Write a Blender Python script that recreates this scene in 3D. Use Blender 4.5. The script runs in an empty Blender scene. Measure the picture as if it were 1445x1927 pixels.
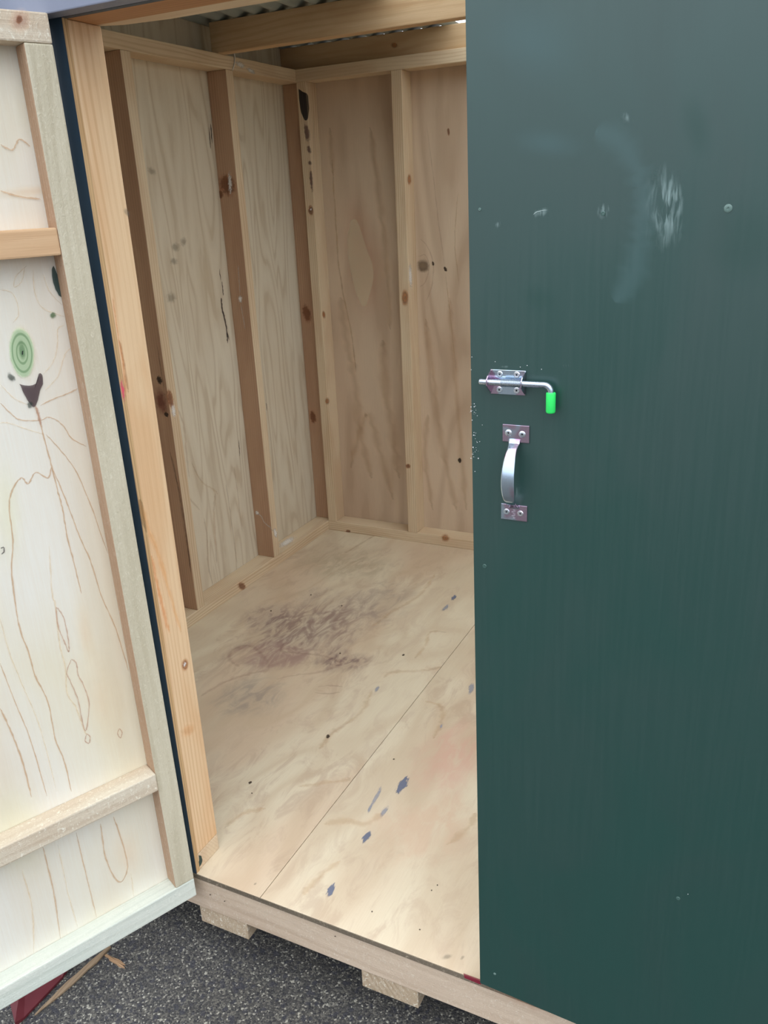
import bpy, bmesh, math, random
from mathutils import Vector, Matrix
random.seed(7)
S = bpy.context.scene
COL = S.collection
W, H = 1445, 1927

# ------------------------------------------------------------------ camera
CAM = Vector((1.1157, -1.1363, 1.4362)); YAW, PITCH, ROLL, FPX = -0.4737, -0.3561, -0.0485, 1563.14
_f = Vector((math.sin(YAW)*math.cos(PITCH), math.cos(YAW)*math.cos(PITCH), math.sin(PITCH)))
_r = _f.cross(Vector((0, 0, 1))).normalized(); _u = _r.cross(_f)
RR = _r*math.cos(ROLL)+_u*math.sin(ROLL); UU = -_r*math.sin(ROLL)+_u*math.cos(ROLL)
cd = bpy.data.cameras.new('camera'); cam = bpy.data.objects.new('camera', cd); COL.objects.link(cam)
cd.sensor_fit = 'HORIZONTAL'; cd.sensor_width = 36; cd.lens = 36*FPX/W; cd.clip_start = 0.02
M = Matrix.Identity(4)
for i in range(3):
    M[i][0], M[i][1], M[i][2], M[i][3] = RR[i], UU[i], -_f[i], CAM[i]
cam.matrix_world = M
S.camera = cam

# ------------------------------------------------------------------ light: a bright overcast sky
S.view_settings.view_transform = 'Standard'; S.view_settings.look = 'None'
S.view_settings.gamma = 1; S.view_settings.use_curve_mapping = False
S.view_settings.exposure = 0.12
wd = bpy.data.worlds.new('overcast'); S.world = wd; wd.use_nodes = True
nt = wd.node_tree; nt.nodes.clear()
SKY = [(0.0, (0.42, 0.45, 0.49)), (0.05, (0.85, 0.92, 1.02)), (0.2, (1.40, 1.50, 1.66)), (1.0, (2.7, 2.85, 3.05))]
_tc = nt.nodes.new('ShaderNodeTexCoord'); _sp = nt.nodes.new('ShaderNodeSeparateXYZ'); _cr = nt.nodes.new('ShaderNodeValToRGB')
_bg = nt.nodes.new('ShaderNodeBackground'); _wo = nt.nodes.new('ShaderNodeOutputWorld')
nt.links.new(_tc.outputs['Generated'], _sp.inputs[0]); nt.links.new(_sp.outputs[2], _cr.inputs[0])
_cr.color_ramp.interpolation = 'EASE'
while len(_cr.color_ramp.elements) < len(SKY): _cr.color_ramp.elements.new(0.5)
for e, (pos, c) in zip(_cr.color_ramp.elements, SKY):
    e.position = pos; e.color = (c[0]/3.2, c[1]/3.2, c[2]/3.2, 1)
nt.links.new(_cr.outputs[0], _bg.inputs[0]); nt.links.new(_bg.outputs[0], _wo.inputs[0])
_bg.inputs[1].default_value = 3.2*1.0
sl = bpy.data.lights.new('sun', 'SUN'); sl.energy = 0.3; sl.angle = math.radians(60); sl.color = (1, 0.98, 0.95)
sun = bpy.data.objects.new('sun', sl); COL.objects.link(sun)
sun.rotation_euler = Vector((-0.45, 0.5, -1)).to_track_quat('-Z', 'Y').to_euler()

S.cycles.transparent_max_bounces = 32

# ------------------------------------------------------------------ helpers
def ray(px, py):
    return _f + RR*((px-W/2)/FPX) - UU*((py-H/2)/FPX)
def at(p, plane):                       # photo pixel -> point on a plane of the scene
    o, n = plane; d = ray(*p)
    return CAM + d*((o-CAM).dot(n)/d.dot(n))
def pl(axis, val):
    n = Vector((0, 0, 0)); n[axis] = 1; o = Vector((0, 0, 0)); o[axis] = val
    return (o, n)
def lin(h):
    if isinstance(h, str): h = tuple(int(h[i:i+2], 16) for i in (0, 2, 4))
    return tuple(((v/255)/12.92 if v/255 < 0.04045 else ((v/255+0.055)/1.055)**2.4) for v in h)+(1,)
def tag(o, label=None, cat=None, kind=None, group=None):
    if label: o['label'] = label
    if cat: o['category'] = cat
    if kind: o['kind'] = kind
    if group: o['group'] = group
    return o
def empty(name, loc, label, cat, kind=None, group=None):
    o = bpy.data.objects.new(name, None); COL.objects.link(o); o.location = loc; o.empty_display_size = 0.05
    return tag(o, label, cat, kind, group)
def link(name, me, mats, parent=None, loc=(0, 0, 0)):
    o = bpy.data.objects.new(name, me); COL.objects.link(o)
    for m in (mats if isinstance(mats, (list, tuple)) else [mats]): me.materials.append(m)
    if parent: o.parent = parent
    o.location = loc
    return o
def bm_box(bm, x0, x1, y0, y1, z0, z1, bev=0.0, seg=2):
    r = bmesh.ops.create_cube(bm, size=1)
    vs = r['verts']
    for v in vs:
        v.co = Vector(((x0+x1)/2+v.co.x*(x1-x0), (y0+y1)/2+v.co.y*(y1-y0), (z0+z1)/2+v.co.z*(z1-z0)))
    if bev:
        es = list({e for v in vs for e in v.link_edges})
        bmesh.ops.bevel(bm, geom=es, offset=bev, segments=seg, profile=0.6, affect='EDGES')
def box(name, b, mat, parent=None, bev=0.0025, origin=None):
    """box in world axes relative to its parent's frame; origin at its lower corner centre"""
    x0, x1, y0, y1, z0, z1 = b
    c = Vector(((x0+x1)/2, (y0+y1)/2, z0))
    bm = bmesh.new(); bm_box(bm, x0-c.x, x1-c.x, y0-c.y, y1-c.y, 0, z1-z0, bev)
    me = bpy.data.meshes.new(name); bm.to_mesh(me); bm.free()
    pl_ = parent.location if parent and not parent.get('_rot') else Vector((0, 0, 0))
    return link(name, me, mat, parent, c-pl_)
def prism(name, pts, d0, d1, mat, parent=None, axis='Y', bev=0.0015):
    """polygon of (x,z) points extruded along y (or (x,y) points along z)"""
    bm = bmesh.new()
    f = (lambda p, d: (p[0], d, p[1])) if axis == 'Y' else ((lambda p, d: (p[0], p[1], d)) if axis == 'Z' else (lambda p, d: (d, p[0], p[1])))
    a = [bm.verts.new(f(p, d0)) for p in pts]; b = [bm.verts.new(f(p, d1)) for p in pts]
    n = len(pts)
    bm.faces.new(a); bm.faces.new(b[::-1])
    for i in range(n): bm.faces.new((a[i], b[i], b[(i+1) % n], a[(i+1) % n]))
    bmesh.ops.recalc_face_normals(bm, faces=bm.faces)
    if bev: bmesh.ops.bevel(bm, geom=bm.edges[:], offset=bev, segments=2, affect='EDGES')
    c = sum((v.co for v in bm.verts), Vector())/len(bm.verts); c.z = min(v.co.z for v in bm.verts)
    for v in bm.verts: v.co -= c
    me = bpy.data.meshes.new(name); bm.to_mesh(me); bm.free()
    return link(name, me, mat, parent, c-(parent.location if parent else Vector()))
def sweep(bm, pts, prof, ups=None, cap=True):
    """sweep a closed 2-D profile (or radius) along points"""
    rings = []; n = len(pts)
    for i, p in enumerate(pts):
        t = (pts[min(i+1, n-1)]-pts[max(i-1, 0)]).normalized()
        up = ups[i] if ups else (Vector((0, 1, 0)) if abs(t.y) < 0.9 else Vector((0, 0, 1)))
        s = t.cross(up).normalized(); u2 = s.cross(t)
        pr = prof[i] if isinstance(prof, list) else prof
        if isinstance(pr, (int, float)): pr = [(pr*math.cos(k*math.tau/20), pr*math.sin(k*math.tau/20)) for k in range(20)]
        rings.append([bm.verts.new(p+s*a+u2*b) for a, b in pr])
    m = len(rings[0])
    for i in range(n-1):
        for k in range(m): bm.faces.new((rings[i][k], rings[i][(k+1) % m], rings[i+1][(k+1) % m], rings[i+1][k]))
    if cap: bm.faces.new(rings[0][::-1]); bm.faces.new(rings[-1])
def mesh_obj(name, bm, mats, parent=None, smooth=False, angle=40):
    bmesh.ops.recalc_face_normals(bm, faces=bm.faces)
    if smooth:
        for f in bm.faces: f.smooth = True
        for e in bm.edges:
            if len(e.link_faces) == 2 and e.calc_face_angle(0) > math.radians(angle): e.smooth = False
    c = sum((v.co for v in bm.verts), Vector())/len(bm.verts)
    for v in bm.verts: v.co -= c
    me = bpy.data.meshes.new(name); bm.to_mesh(me); bm.free()
    off = Vector()
    q = parent
    while q: off += q.location; q = q.parent
    return link(name, me, mats, parent, c-off)

# ------------------------------------------------------------------ materials
class G:
    def __init__(s, name):
        s.m = bpy.data.materials.new(name); s.m.use_nodes = True; s.t = s.m.node_tree; s.t.nodes.clear()
    def n(s, typ, **kw):
        nd = s.t.nodes.new('ShaderNode'+typ)
        for k, v in kw.items():
            if k[0] == 'i' and k[1:].isdigit(): s.put(nd.inputs[int(k[1:])], v)
            elif k in nd.inputs: s.put(nd.inputs[k], v)
            else: setattr(nd, k, v)
        return nd
    def put(s, sock, v):
        if isinstance(v, bpy.types.NodeSocket): s.t.links.new(v, sock)
        elif isinstance(v, bpy.types.Node): s.t.links.new(v.outputs[0], sock)
        else: sock.default_value = v
    def math(s, op, a, b=0.0, c=0.0): return s.n('Math', operation=op, i0=a, i1=b, i2=c).outputs[0]
    def ss(s, v, a, b, o0=0.0, o1=1.0):
        return s.n('MapRange', interpolation_type='SMOOTHSTEP', i0=v, i1=a, i2=b, i3=o0, i4=o1).outputs[0]
    def mix(s, f, a, b, blend='MIX'):
        nd = s.n('Mix', data_type='RGBA', blend_type=blend)
        s.put(nd.inputs[0], f); s.put(nd.inputs[6], a); s.put(nd.inputs[7], b)
        return nd.outputs[2]
    def noise(s, vec, scale, detail=2.0, dist=0.0, rough=0.5):
        nd = s.n('TexNoise'); s.put(nd.inputs['Vector'], vec)
        nd.inputs['Scale'].default_value = scale; nd.inputs['Detail'].default_value = detail
        nd.inputs['Distortion'].default_value = dist; nd.inputs['Roughness'].default_value = rough
        return nd.outputs[0]
    def coords(s, rnd=40.0):
        tc = s.n('TexCoord'); oi = s.n('ObjectInfo')
        sc = s.n('VectorMath', operation='SCALE'); s.put(sc.inputs[0], (1.0, 0.7, 0.4)); s.put(sc.inputs['Scale'], s.math('MULTIPLY', oi.outputs['Random'], rnd))
        return s.n('VectorMath', operation='ADD', i0=tc.outputs['Object'], i1=sc.outputs[0]).outputs[0], oi.outputs['Random']
    def stretch(s, v, sc): return s.n('Mapping', i0=v, Scale=sc).outputs[0]
    def out(s, base, rough=0.6, bump=None, bs=0.2, bd=0.001, metal=0.0, alpha=None, spec=0.5, coat=0.0):
        p = s.n('BsdfPrincipled'); s.put(p.inputs['Base Color'], base); s.put(p.inputs['Roughness'], rough)
        p.inputs['Metallic'].default_value = metal; p.inputs['Specular IOR Level'].default_value = spec
        p.inputs['Coat Weight'].default_value = coat
        if alpha is not None: s.put(p.inputs['Alpha'], alpha)
        if bump is not None:
            b = s.n('Bump'); s.put(b.inputs['Height'], bump); b.inputs['Strength'].default_value = bs; b.inputs['Distance'].default_value = bd
            s.t.links.new(b.outputs[0], p.inputs['Normal'])
        o = s.n('OutputMaterial'); s.t.links.new(p.outputs[0], o.inputs[0])
        return s.m

def grain_scale(axis, across, along):
    v = [across]*3; v['XYZ'.index(axis)] = along
    return tuple(v)
def ply(name, axis, base, line, patch, K=34.0, across=4.2, along=0.55, lw=0.55, lstr=0.5, pstr=0.5, broad=0.25, rough=0.62, mottle=0.0, mcol='B39A86', stains=()):
    g = G(name); v, rnd = g.coords()
    a = g.stretch(v, grain_scale(axis, across, along))
    wob = g.noise(g.stretch(v, grain_scale(axis, 38, 9)), 1.0, 2)
    n1 = g.math('ADD', g.noise(a, 1.0, 1.5, 0.5), g.math('MULTIPLY', wob, 0.035))
    s1 = g.math('SINE', g.math('MULTIPLY', n1, K))
    lines = g.math('MULTIPLY', g.ss(s1, lw, 1.0), g.ss(g.noise(a, 2.3, 2), 0.35, 0.6, 0.25, 1.0))
    band = g.ss(s1, -1.0, 1.0)
    fine = g.noise(g.stretch(v, grain_scale(axis, 420, 14)), 1.0, 3)
    blot = g.noise(g.stretch(v, grain_scale(axis, 3.2, 1.3)), 1.0, 3, 0.4)
    c = g.mix(g.ss(blot, 0.4, 0.68, 0, pstr), lin(base), lin(patch))
    if mottle:
        mo = g.noise(g.stretch(v, grain_scale(axis, 16, 7)), 1.0, 5, 1.2, 0.65)
        mo2 = g.noise(g.stretch(v, grain_scale(axis, 2.2, 1.6)), 1.0, 2)
        c = g.mix(g.math('MULTIPLY', g.ss(mo, 0.46, 0.66), g.ss(mo2, 0.35, 0.6, 0.2*mottle, mottle)), c, lin(mcol))
    c = g.mix(g.math('MULTIPLY', band, broad), c, lin(line))
    c = g.mix(g.math('MULTIPLY', lines, lstr), c, lin(line))
    c = g.mix(g.ss(fine, 0.2, 0.8, 0.0, 0.16), c, lin(line))
    if stains:       # spilled stains, each an uneven patch at its own place on the sheet
        pos = g.n('NewGeometry').outputs['Position']
        n1_ = g.noise(g.stretch(pos, (7, 3.6, 1)), 1.0, 5, 1.0, 0.6); n2_ = g.noise(g.stretch(pos, (22, 9, 1)), 1.0, 4, 1.5, 0.6)
        for (cx, cy, rx, ry, col, al, lo) in stains:
            sp = g.n('SeparateXYZ', i0=pos)
            dx = g.math('MULTIPLY', g.math('SUBTRACT', sp.outputs[0], cx), 1/rx); dy = g.math('MULTIPLY', g.math('SUBTRACT', sp.outputs[1], cy), 1/ry)
            rr = g.math('SQRT', g.math('ADD', g.math('MULTIPLY', dx, dx), g.math('MULTIPLY', dy, dy)))
            rr = g.math('ADD', rr, g.math('MULTIPLY', g.math('SUBTRACT', n1_, 0.5), 1.5))
            k = g.math('MULTIPLY', g.ss(rr, 1.05, 0.25), g.ss(n2_, lo, 0.62, 0.3, 1.0))
            c = g.mix(g.math('MULTIPLY', k, al), c, lin(col))
    return g.out(c, rough, g.math('ADD', fine, g.math('MULTIPLY', lines, -0.4)), 0.25, 0.0006, spec=0.3)
def timber(name, axis, base, line, var, freq=30.0, rough=0.6, lstr=0.5, fur=0.0, furcol='FFFFF0', blot=0.6):
    g = G(name); v, rnd = g.coords()
    a = g.stretch(v, grain_scale(axis, 1.0, 0.045))
    warp = g.noise(g.stretch(v, grain_scale(axis, 7, 1.0)), 1.0, 2)
    sx = g.n('SeparateXYZ', i0=a)
    idx = [i for i in range(3) if 'XYZ'[i] != axis]
    lin_ = g.math('ADD', g.math('MULTIPLY', sx.outputs[idx[0]], 1.0), g.math('MULTIPLY', sx.outputs[idx[1]], 0.8))
    ph = g.math('ADD', g.math('MULTIPLY', lin_, freq*22), g.math('MULTIPLY', warp, 34.0))
    s1 = g.math('SINE', ph)
    lines = g.ss(s1, -0.2, 1.0)
    fine = g.noise(g.stretch(v, grain_scale(axis, 500, 9)), 1.0, 3)
    bl = g.noise(g.stretch(v, grain_scale(axis, 16, 3.0)), 1.0, 3, 0.5)
    c = g.mix(g.ss(bl, 0.38, 0.66, 0, blot), lin(base), lin(var))
    amp = g.ss(g.noise(g.stretch(v, grain_scale(axis, 12, 1.1)), 1.0, 2), 0.35, 0.65, 0.25, 1.0)
    c = g.mix(g.math('MULTIPLY', g.math('MULTIPLY', lines, amp), lstr), c, lin(line))
    c = g.mix(g.ss(fine, 0.25, 0.8, 0.0, 0.2), c, lin(line))
    h = g.math('ADD', fine, g.math('MULTIPLY', lines, -0.3))
    if fur:
        fz = g.noise(g.stretch(v, (170, 170, 110)), 1.0, 4, 1.2, 0.7)
        msk = g.ss(fz, 0.54, 0.72, 0, fur)
        c = g.mix(msk, c, lin(furcol)); h = g.math('ADD', h, g.math('MULTIPLY', fz, 2.5))
        c = g.mix(g.ss(fz, 0.45, 0.25, 0, fur*0.7), c, lin(line))
    return g.out(c, rough, h, 0.5 if fur else 0.3, 0.001, spec=0.3)
def paint(name, base, dark, rough=0.42, spec=0.5, bump=0.25, rvar=0.14):
    g = G(name); v, rnd = g.coords(0)
    st = g.noise(g.stretch(v, (170, 170, 5)), 1.0, 3)
    bl = g.noise(g.stretch(v, (5, 5, 3)), 1.0, 3, 0.8)
    c = g.mix(g.ss(bl, 0.3, 0.7, 0, 0.6), lin(base), lin(dark))
    r = g.math('ADD', g.ss(bl, 0.3, 0.7, rough-rvar*0.5, rough+rvar*0.5), g.ss(st, 0.3, 0.7, -0.03, 0.03))
    return g.out(c, r, g.math('ADD', st, g.math('MULTIPLY', bl, 0.3)), bump, 0.0006, spec=spec)
def plain(name, col, rough=0.5, metal=0.0, spec=0.5, ns=60, var=0.12, bs=0.1):
    g = G(name); v, _ = g.coords(3)
    n = g.noise(v, ns, 3)
    b = lin(col); d = tuple(x*(1-var*2) for x in b[:3])+(1,)
    return g.out(g.mix(n, d, b), g.ss(n, 0.2, 0.8, rough-0.06, rough+0.06), n, bs, 0.0005, metal=metal, spec=spec)
def mark(name, col, alpha=0.8, shape='blob', soft=0.6, nscale=60.0, namt=0.35, rough=0.6, col2=None, rings=0, stretchv=(1, 1, 1), sharpn=None, spec=0.3):
    """a mark on a surface (stain, knot, paint smear, grain line); its edge fades by UV"""
    g = G(name); v, _ = g.coords(9); uv = g.n('TexCoord').outputs['UV']
    vs = g.stretch(v, stretchv)
    n = g.noise(vs, nscale, 4, 0.4)
    sp = g.n('SeparateXYZ', i0=uv)
    y = g.math('SUBTRACT', g.math('MULTIPLY', sp.outputs[1], 2.0), 1.0)
    x = g.math('SUBTRACT', g.math('MULTIPLY', sp.outputs[0], 2.0), 1.0)
    nn = g.math('MULTIPLY', g.math('SUBTRACT', n, 0.5), namt*2)
    c = lin(col)
    if shape == 'blob':
        r = g.math('SQRT', g.math('ADD', g.math('MULTIPLY', x, x), g.math('MULTIPLY', y, y)))
        rn = g.math('ADD', r, nn)
        lim = g.ss(r, 0.97, 0.9)
        al = g.math('MULTIPLY', g.ss(rn, 0.9, 0.9-max(soft, 0.02)), lim)
        if rings:
            sn = g.math('SINE', g.math('MULTIPLY', g.math('ADD', r, g.math('MULTIPLY', nn, 0.3)), rings))
            c = g.mix(g.ss(sn, 0.2, 0.95), lin(col), lin(col2 or '000000'))
        elif col2:
            c = g.mix(g.ss(rn, 0.1, 0.8), lin(col), lin(col2))
    elif shape == 'line':
        ay = g.math('ABSOLUTE', y)
        al = g.ss(g.math('ADD', ay, nn), 0.95, 0.95-max(soft, 0.02))
    else:
        al = 1.0
    if sharpn:
        al = g.math('MULTIPLY', al, g.ss(g.noise(vs, nscale*sharpn[2], 4, 0.6), sharpn[0], sharpn[1]))
    al = g.math('MINIMUM', g.math('MULTIPLY', al, alpha), 0.995)
    # a film lets light through twice (in and out): thin it and lift its colour to match
    q = g.math('SQRT', g.math('SUBTRACT', 1.0, al))
    k = g.math('ADD', 1.0, q)
    cc = g.n('VectorMath', operation='SCALE'); g.put(cc.inputs[0], c[:3] if isinstance(c, tuple) else c); g.put(cc.inputs['Scale'], k)
    cm = g.n('VectorMath', operation='MINIMUM', i0=cc.outputs[0], i1=(0.96, 0.96, 0.96))
    return g.out(cm.outputs[0], rough, alpha=g.math('SUBTRACT', 1.0, q), spec=spec)

def _slot(o, mat):
    for i, m in enumerate(o.data.materials):
        if m == mat: return i
    o.data.materials.append(mat); return len(o.data.materials)-1
_LIFT = {}
def _addgeo(o, polys, uvs, mat, normal):
    """polys: lists of world points; appended to o's mesh as thin surface marks"""
    bpy.context.view_layer.update()
    k = _LIFT.get(o.name, 0); _LIFT[o.name] = k+1
    lift = 0.0004+0.00004*k
    inv = o.matrix_world.inverted(); si = _slot(o, mat)
    bm = bmesh.new(); bm.from_mesh(o.data)
    uvl = bm.loops.layers.uv.verify()
    if normal.dot(CAM-polys[0][0]) < 0: normal = -normal
    for poly, uv in zip(polys, uvs):
        f = bm.faces.new([bm.verts.new(inv @ (p+normal*lift)) for p in poly])
        f.material_index = si
        for l, t in zip(f.loops, uv): l[uvl].uv = t
    bm.to_mesh(o.data); bm.free()
def spline(pts, n=6, jit=0.0):
    out = []
    for i in range(len(pts)-1):
        p0, p1, p2, p3 = pts[max(i-1, 0)], pts[i], pts[i+1], pts[min(i+2, len(pts)-1)]
        for k in range(n):
            t = k/n
            out.append(tuple(0.5*((2*b)+(-a+c)*t+(2*a-5*b+4*c-d)*t*t+(-a+3*b-3*c+d)*t**3)+random.uniform(-jit, jit) for a, b, c, d in zip(p0, p1, p2, p3)))
    out.append(tuple(pts[-1])); return out
def m_line(o, plane, px, width, mat, n=6, jit=0.5, taper=True):
    pts = [at(q, plane) for q in spline(px, n, jit)]; nor = plane[1]
    L = []; R = []; N = len(pts)
    for i, p in enumerate(pts):
        t = (pts[min(i+1, N-1)]-pts[max(i-1, 0)]).normalized(); s = nor.cross(t).normalized()
        w = width*0.5*(0.7+0.6*random.random())
        if taper: w *= min(1.0, 0.25+min(i, N-1-i)/3)
        L.append(p+s*w); R.append(p-s*w)
    polys = [[L[i], L[i+1], R[i+1], R[i]] for i in range(N-1)]
    uvs = [[(i/N, 0), ((i+1)/N, 0), ((i+1)/N, 1), (i/N, 1)] for i in range(N-1)]
    _addgeo(o, polys, uvs, mat, nor)
def m_blob(o, plane, c, a, b, mat):
    """ellipse: centre pixel, end of one semi-axis, end of the other"""
    C_, A, B = at(c, plane), at(a, plane), at(b, plane); A -= C_; B -= C_
    _addgeo(o, [[C_-A-B, C_+A-B, C_+A+B, C_-A+B]], [[(0, 0), (1, 0), (1, 1), (0, 1)]], mat, plane[1])
def m_poly(o, plane, px, mat, n=3, jit=0.5):
    pts = spline(list(px)+[px[0]], n, jit)[:-1]
    P = [at(q, plane) for q in pts]; c = sum(P, Vector())/len(P)
    polys = [[c, P[i], P[(i+1) % len(P)]] for i in range(len(P))]
    _addgeo(o, polys, [[(0.5, 0.5), (0.5, 0.6), (0.6, 0.6)]]*len(P), mat, plane[1])

# wood
STAINS = []
for c_, rx, ry, col, al, lo in [((585, 1180), 0.26, 0.36, '8A7068', 0.7, 0.35), ((640, 1245), 0.12, 0.10, '6E5658', 0.6, 0.4), ((500, 1160), 0.10, 0.14, '7A6262', 0.55, 0.4),
                              ((470, 1310), 0.13, 0.14, '94887E', 0.5, 0.35), ((520, 1235), 0.16, 0.12, 'A08078', 0.5, 0.35), ((720, 1130), 0.16, 0.22, 'A39284', 0.5, 0.35), ((660, 1060), 0.3, 0.2, 'A8977E', 0.45, 0.35),
                              ((860, 1420), 0.13, 0.20, 'CDA08E', 0.5, 0.3), ((800, 1560), 0.16, 0.16, 'CDAA90', 0.4, 0.3)]:
    p_ = at(c_, pl(2, 0)); STAINS.append((p_.x, p_.y, rx, ry, col, min(0.85, al*1.3), lo))
M_PLY_L = ply('plywood_left_wall', 'Z', 'DCD3C0', 'B4A084', 'CEBFA8', K=62, across=8.0, along=0.9, lstr=0.42, broad=0.2)
M_PLY_B = ply('plywood_back_wall', 'Z', 'D6C2AA', 'B29880', 'C8AE96', K=34, across=4.5, along=0.7, lstr=0.42, broad=0.34)
M_PLY_F = ply('plywood_floor', 'Y', 'DACDB4', 'BCA488', 'CDB49A', K=26, across=4.5, along=1.8, lstr=0.2, broad=0.26, pstr=0.8, mottle=0.5, stains=STAINS)
M_PLY_D = ply('plywood_door', 'Z', 'E6E3D8', 'D4BE9E', 'E0D8BE', K=22, across=4.5, along=0.5, lstr=0.2, broad=0.24, pstr=0.9)
TIM = dict(base='DECBAE', line='B39470', var='CDB192')
M_TZ = timber('pine_upright', 'Z', **TIM); M_TX = timber('pine_crossways', 'X', **TIM); M_TY = timber('pine_lengthways', 'Y', **TIM)
M_RED = timber('pine_red_brown', 'Z', 'BE9C80', '9A7860', 'AE8A70', lstr=0.5)  # redder, darker brown tone for the front-facing stud sides
M_JAMB = timber('pine_door_post', 'Z', 'EACCA6', 'C69868', 'DCB286', freq=26, lstr=0.42)
M_ROUGH_Z = timber('rough_sawn_pine_upright', 'Z', 'CFC7B0', 'A89C80', 'C0B79E', freq=14, fur=0.6, furcol='E0DAC6', lstr=0.3)
M_ROUGH_X = timber('rough_sawn_pine_crossways', 'X', 'DAD0BC', 'AC947A', 'C8B298', freq=14, fur=0.6, lstr=0.25)
M_PALE_X = timber('pale_planed_pine', 'X', 'DDE0D4', 'B9C0B2', 'CDD5CB', freq=12, fur=0.3, lstr=0.4)
M_BRACE_X = timber('planed_pine_brace', 'X', 'D6B48E', 'AE8058', 'C9A077', freq=16, lstr=0.4)
M_FASCIA = timber('weathered_pine_beam', 'X', 'CCB8A2', 'A08870', 'C0AA94', freq=12, fur=0.25, lstr=0.25)
M_BEARER = timber('rough_pine_end', 'Y', 'B9A58C', '8F7A60', 'A8957C', freq=14, fur=0.8)
M_EDGE = timber('plywood_edge', 'X', '7A6E5E', '4C443A', '665C4E', freq=4, fur=0.5, furcol='C8B8A0')
# paint, metal and the rest
M_GREEN = paint('dark_green_paint', '16403A', '143833', rough=0.40, spec=1.0)
M_NAVY = paint('dark_green_cladding_paint', '2C4254', '263A4A', rough=0.45)
M_SLATE = paint('slate_blue_trim', '82889A', '747A8C', rough=0.5)  # one even slate blue-grey for the board above the doors
def zinc(name, a, b, rough=0.17):
    g = G(name); v, _ = g.coords(5)
    n = g.noise(g.stretch(v, (34, 34, 26)), 1.0, 1, 0.6)
    c = g.mix(g.ss(n, 0.42, 0.58), lin(a), lin(b))
    f = g.noise(v, 500, 2)
    return g.out(c, g.ss(f, 0.2, 0.8, rough-0.04, rough+0.05), n, 0.05, 0.0008, metal=1.0)
M_ZINC = zinc('zinc_plated_steel', 'C8B0C4', 'C8DAEA')
M_ROD = zinc('plain_steel_rod', 'D5DCE4', 'C8D4E2', 0.28)
M_SCREW = zinc('zinc_screw_head', 'E4E6EA', 'D6E0E8', 0.3)
M_DARK = plain('dark_recess', '1B1D20', 0.8)
M_GRIP = plain('bright_green_plastic', '35F06E', 0.45, var=0.03)
def translucent(name):
    g = G(name); v, _ = g.coords(0)
    n = g.noise(v, 8, 2); c = g.mix(n, lin('E8E8DC'), lin('F4F4EE'))
    t = g.n('BsdfTranslucent'); g.put(t.inputs[0], c); tr = g.n('BsdfTransparent')
    tr.inputs[0].default_value = (0.95, 0.95, 0.93, 1)
    mx = g.n('MixShader'); mx.inputs[0].default_value = 0.8
    g.t.links.new(t.outputs[0], mx.inputs[1]); g.t.links.new(tr.outputs[0], mx.inputs[2])
    o = g.n('OutputMaterial'); g.t.links.new(mx.outputs[0], o.inputs[0]); return g.m
M_CLEAR = translucent('clear_roof_sheet')
M_IRON = plain('galvanised_roof_iron', 'A4ACA8', 0.45, 0.0, ns=12)
def asphalt():
    g = G('asphalt'); v, _ = g.coords(0)
    vo = g.n('TexVoronoi'); g.put(vo.inputs['Vector'], v); vo.inputs['Scale'].default_value = 260; vo.inputs['Randomness'].default_value = 1
    sp = g.n('SeparateColor', i0=vo.outputs['Color'])
    big = g.n('TexVoronoi'); g.put(big.inputs['Vector'], v); big.inputs['Scale'].default_value = 110
    sb = g.n('SeparateColor', i0=big.outputs['Color'])
    n = g.noise(v, 6, 3); f = g.noise(v, 700, 2)
    c = g.mix(n, lin('3A3938'), lin('4B4845'))
    c = g.mix(g.ss(sp.outputs[0], 0.45, 0.8, 0, 0.6), c, lin('7A766C'))
    c = g.mix(g.ss(sp.outputs[1], 0.88, 0.95, 0, 0.85), c, lin('B0AC9E'))
    c = g.mix(g.ss(sp.outputs[2], 0.7, 0.85, 0, 0.8), c, lin('26262C'))
    c = g.mix(g.ss(sb.outputs[0], 0.86, 0.9, 0, 0.75), c, lin('33333C'))
    c = g.mix(g.ss(f, 0.6, 0.75, 0, 0.35), c, lin('8A867C'))
    h = g.math('ADD', g.math('MULTIPLY', vo.outputs['Distance'], -1.0), f)
    return g.out(c, 0.75, h, 0.8, 0.002)
M_ASPH = asphalt()

# ------------------------------------------------------------------ the setting
XL, WP, HP, WJ, D = -0.7888, 0.083, 0.0447, 0.0877, 2.0
XW = XL-WP          # face of the left wall sheet
HT = 1.8957         # underside of the wall top plates
XR = 2.10; YB = D+WP; GZ = -0.24; BZ = -0.15; YS = 0.1767
RZ = lambda y: 2.046-(y-1.5)*0.03          # underside of the roof troughs
g = box('ground', (-14, 14, -14, 14, GZ-0.3, GZ), M_ASPH, bev=0)
tag(g, 'dark grey asphalt with pale stone chips under the shed', 'ground', 'structure')

fl = empty('floor', (0, 0, -0.012), 'plywood shed floor of two sheets with purple-grey stains and blue paint smears', 'floor', 'structure')
FT = -0.013
fa = box('floor_sheet', (XW, YS-0.0008, 0, YB, FT, 0), [M_PLY_F], fl, 0.0008)
fb = box('floor_sheet', (YS+0.0008, XR, 0, YB, FT, 0), [M_PLY_F], fl, 0.0008)
fe = box('floor_edge', (-0.02, XR, -0.0015, 0.0004, FT, -0.0012), M_EDGE, fl, 0.0004)
fj = box('front_joist', (XW-0.012, XR+0.012, 0.0015, 0.0465, -0.101, FT), M_FASCIA, fl, 0.0015)
box('shade_skirt', (XW-0.02, XW-0.002, 0.25, YB, GZ+0.002, -0.102), M_FASCIA, fl, 0.001); box('shade_skirt', (XW, XR, YB, YB+0.018, GZ+0.002, -0.102), M_FASCIA, fl, 0.001)  # unseen skirts added at left and rear to block light under the floor
box('rear_joist', (XW, XR, YB-0.045, YB, -0.101, FT), M_FASCIA, fl, 0.002)
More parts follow.
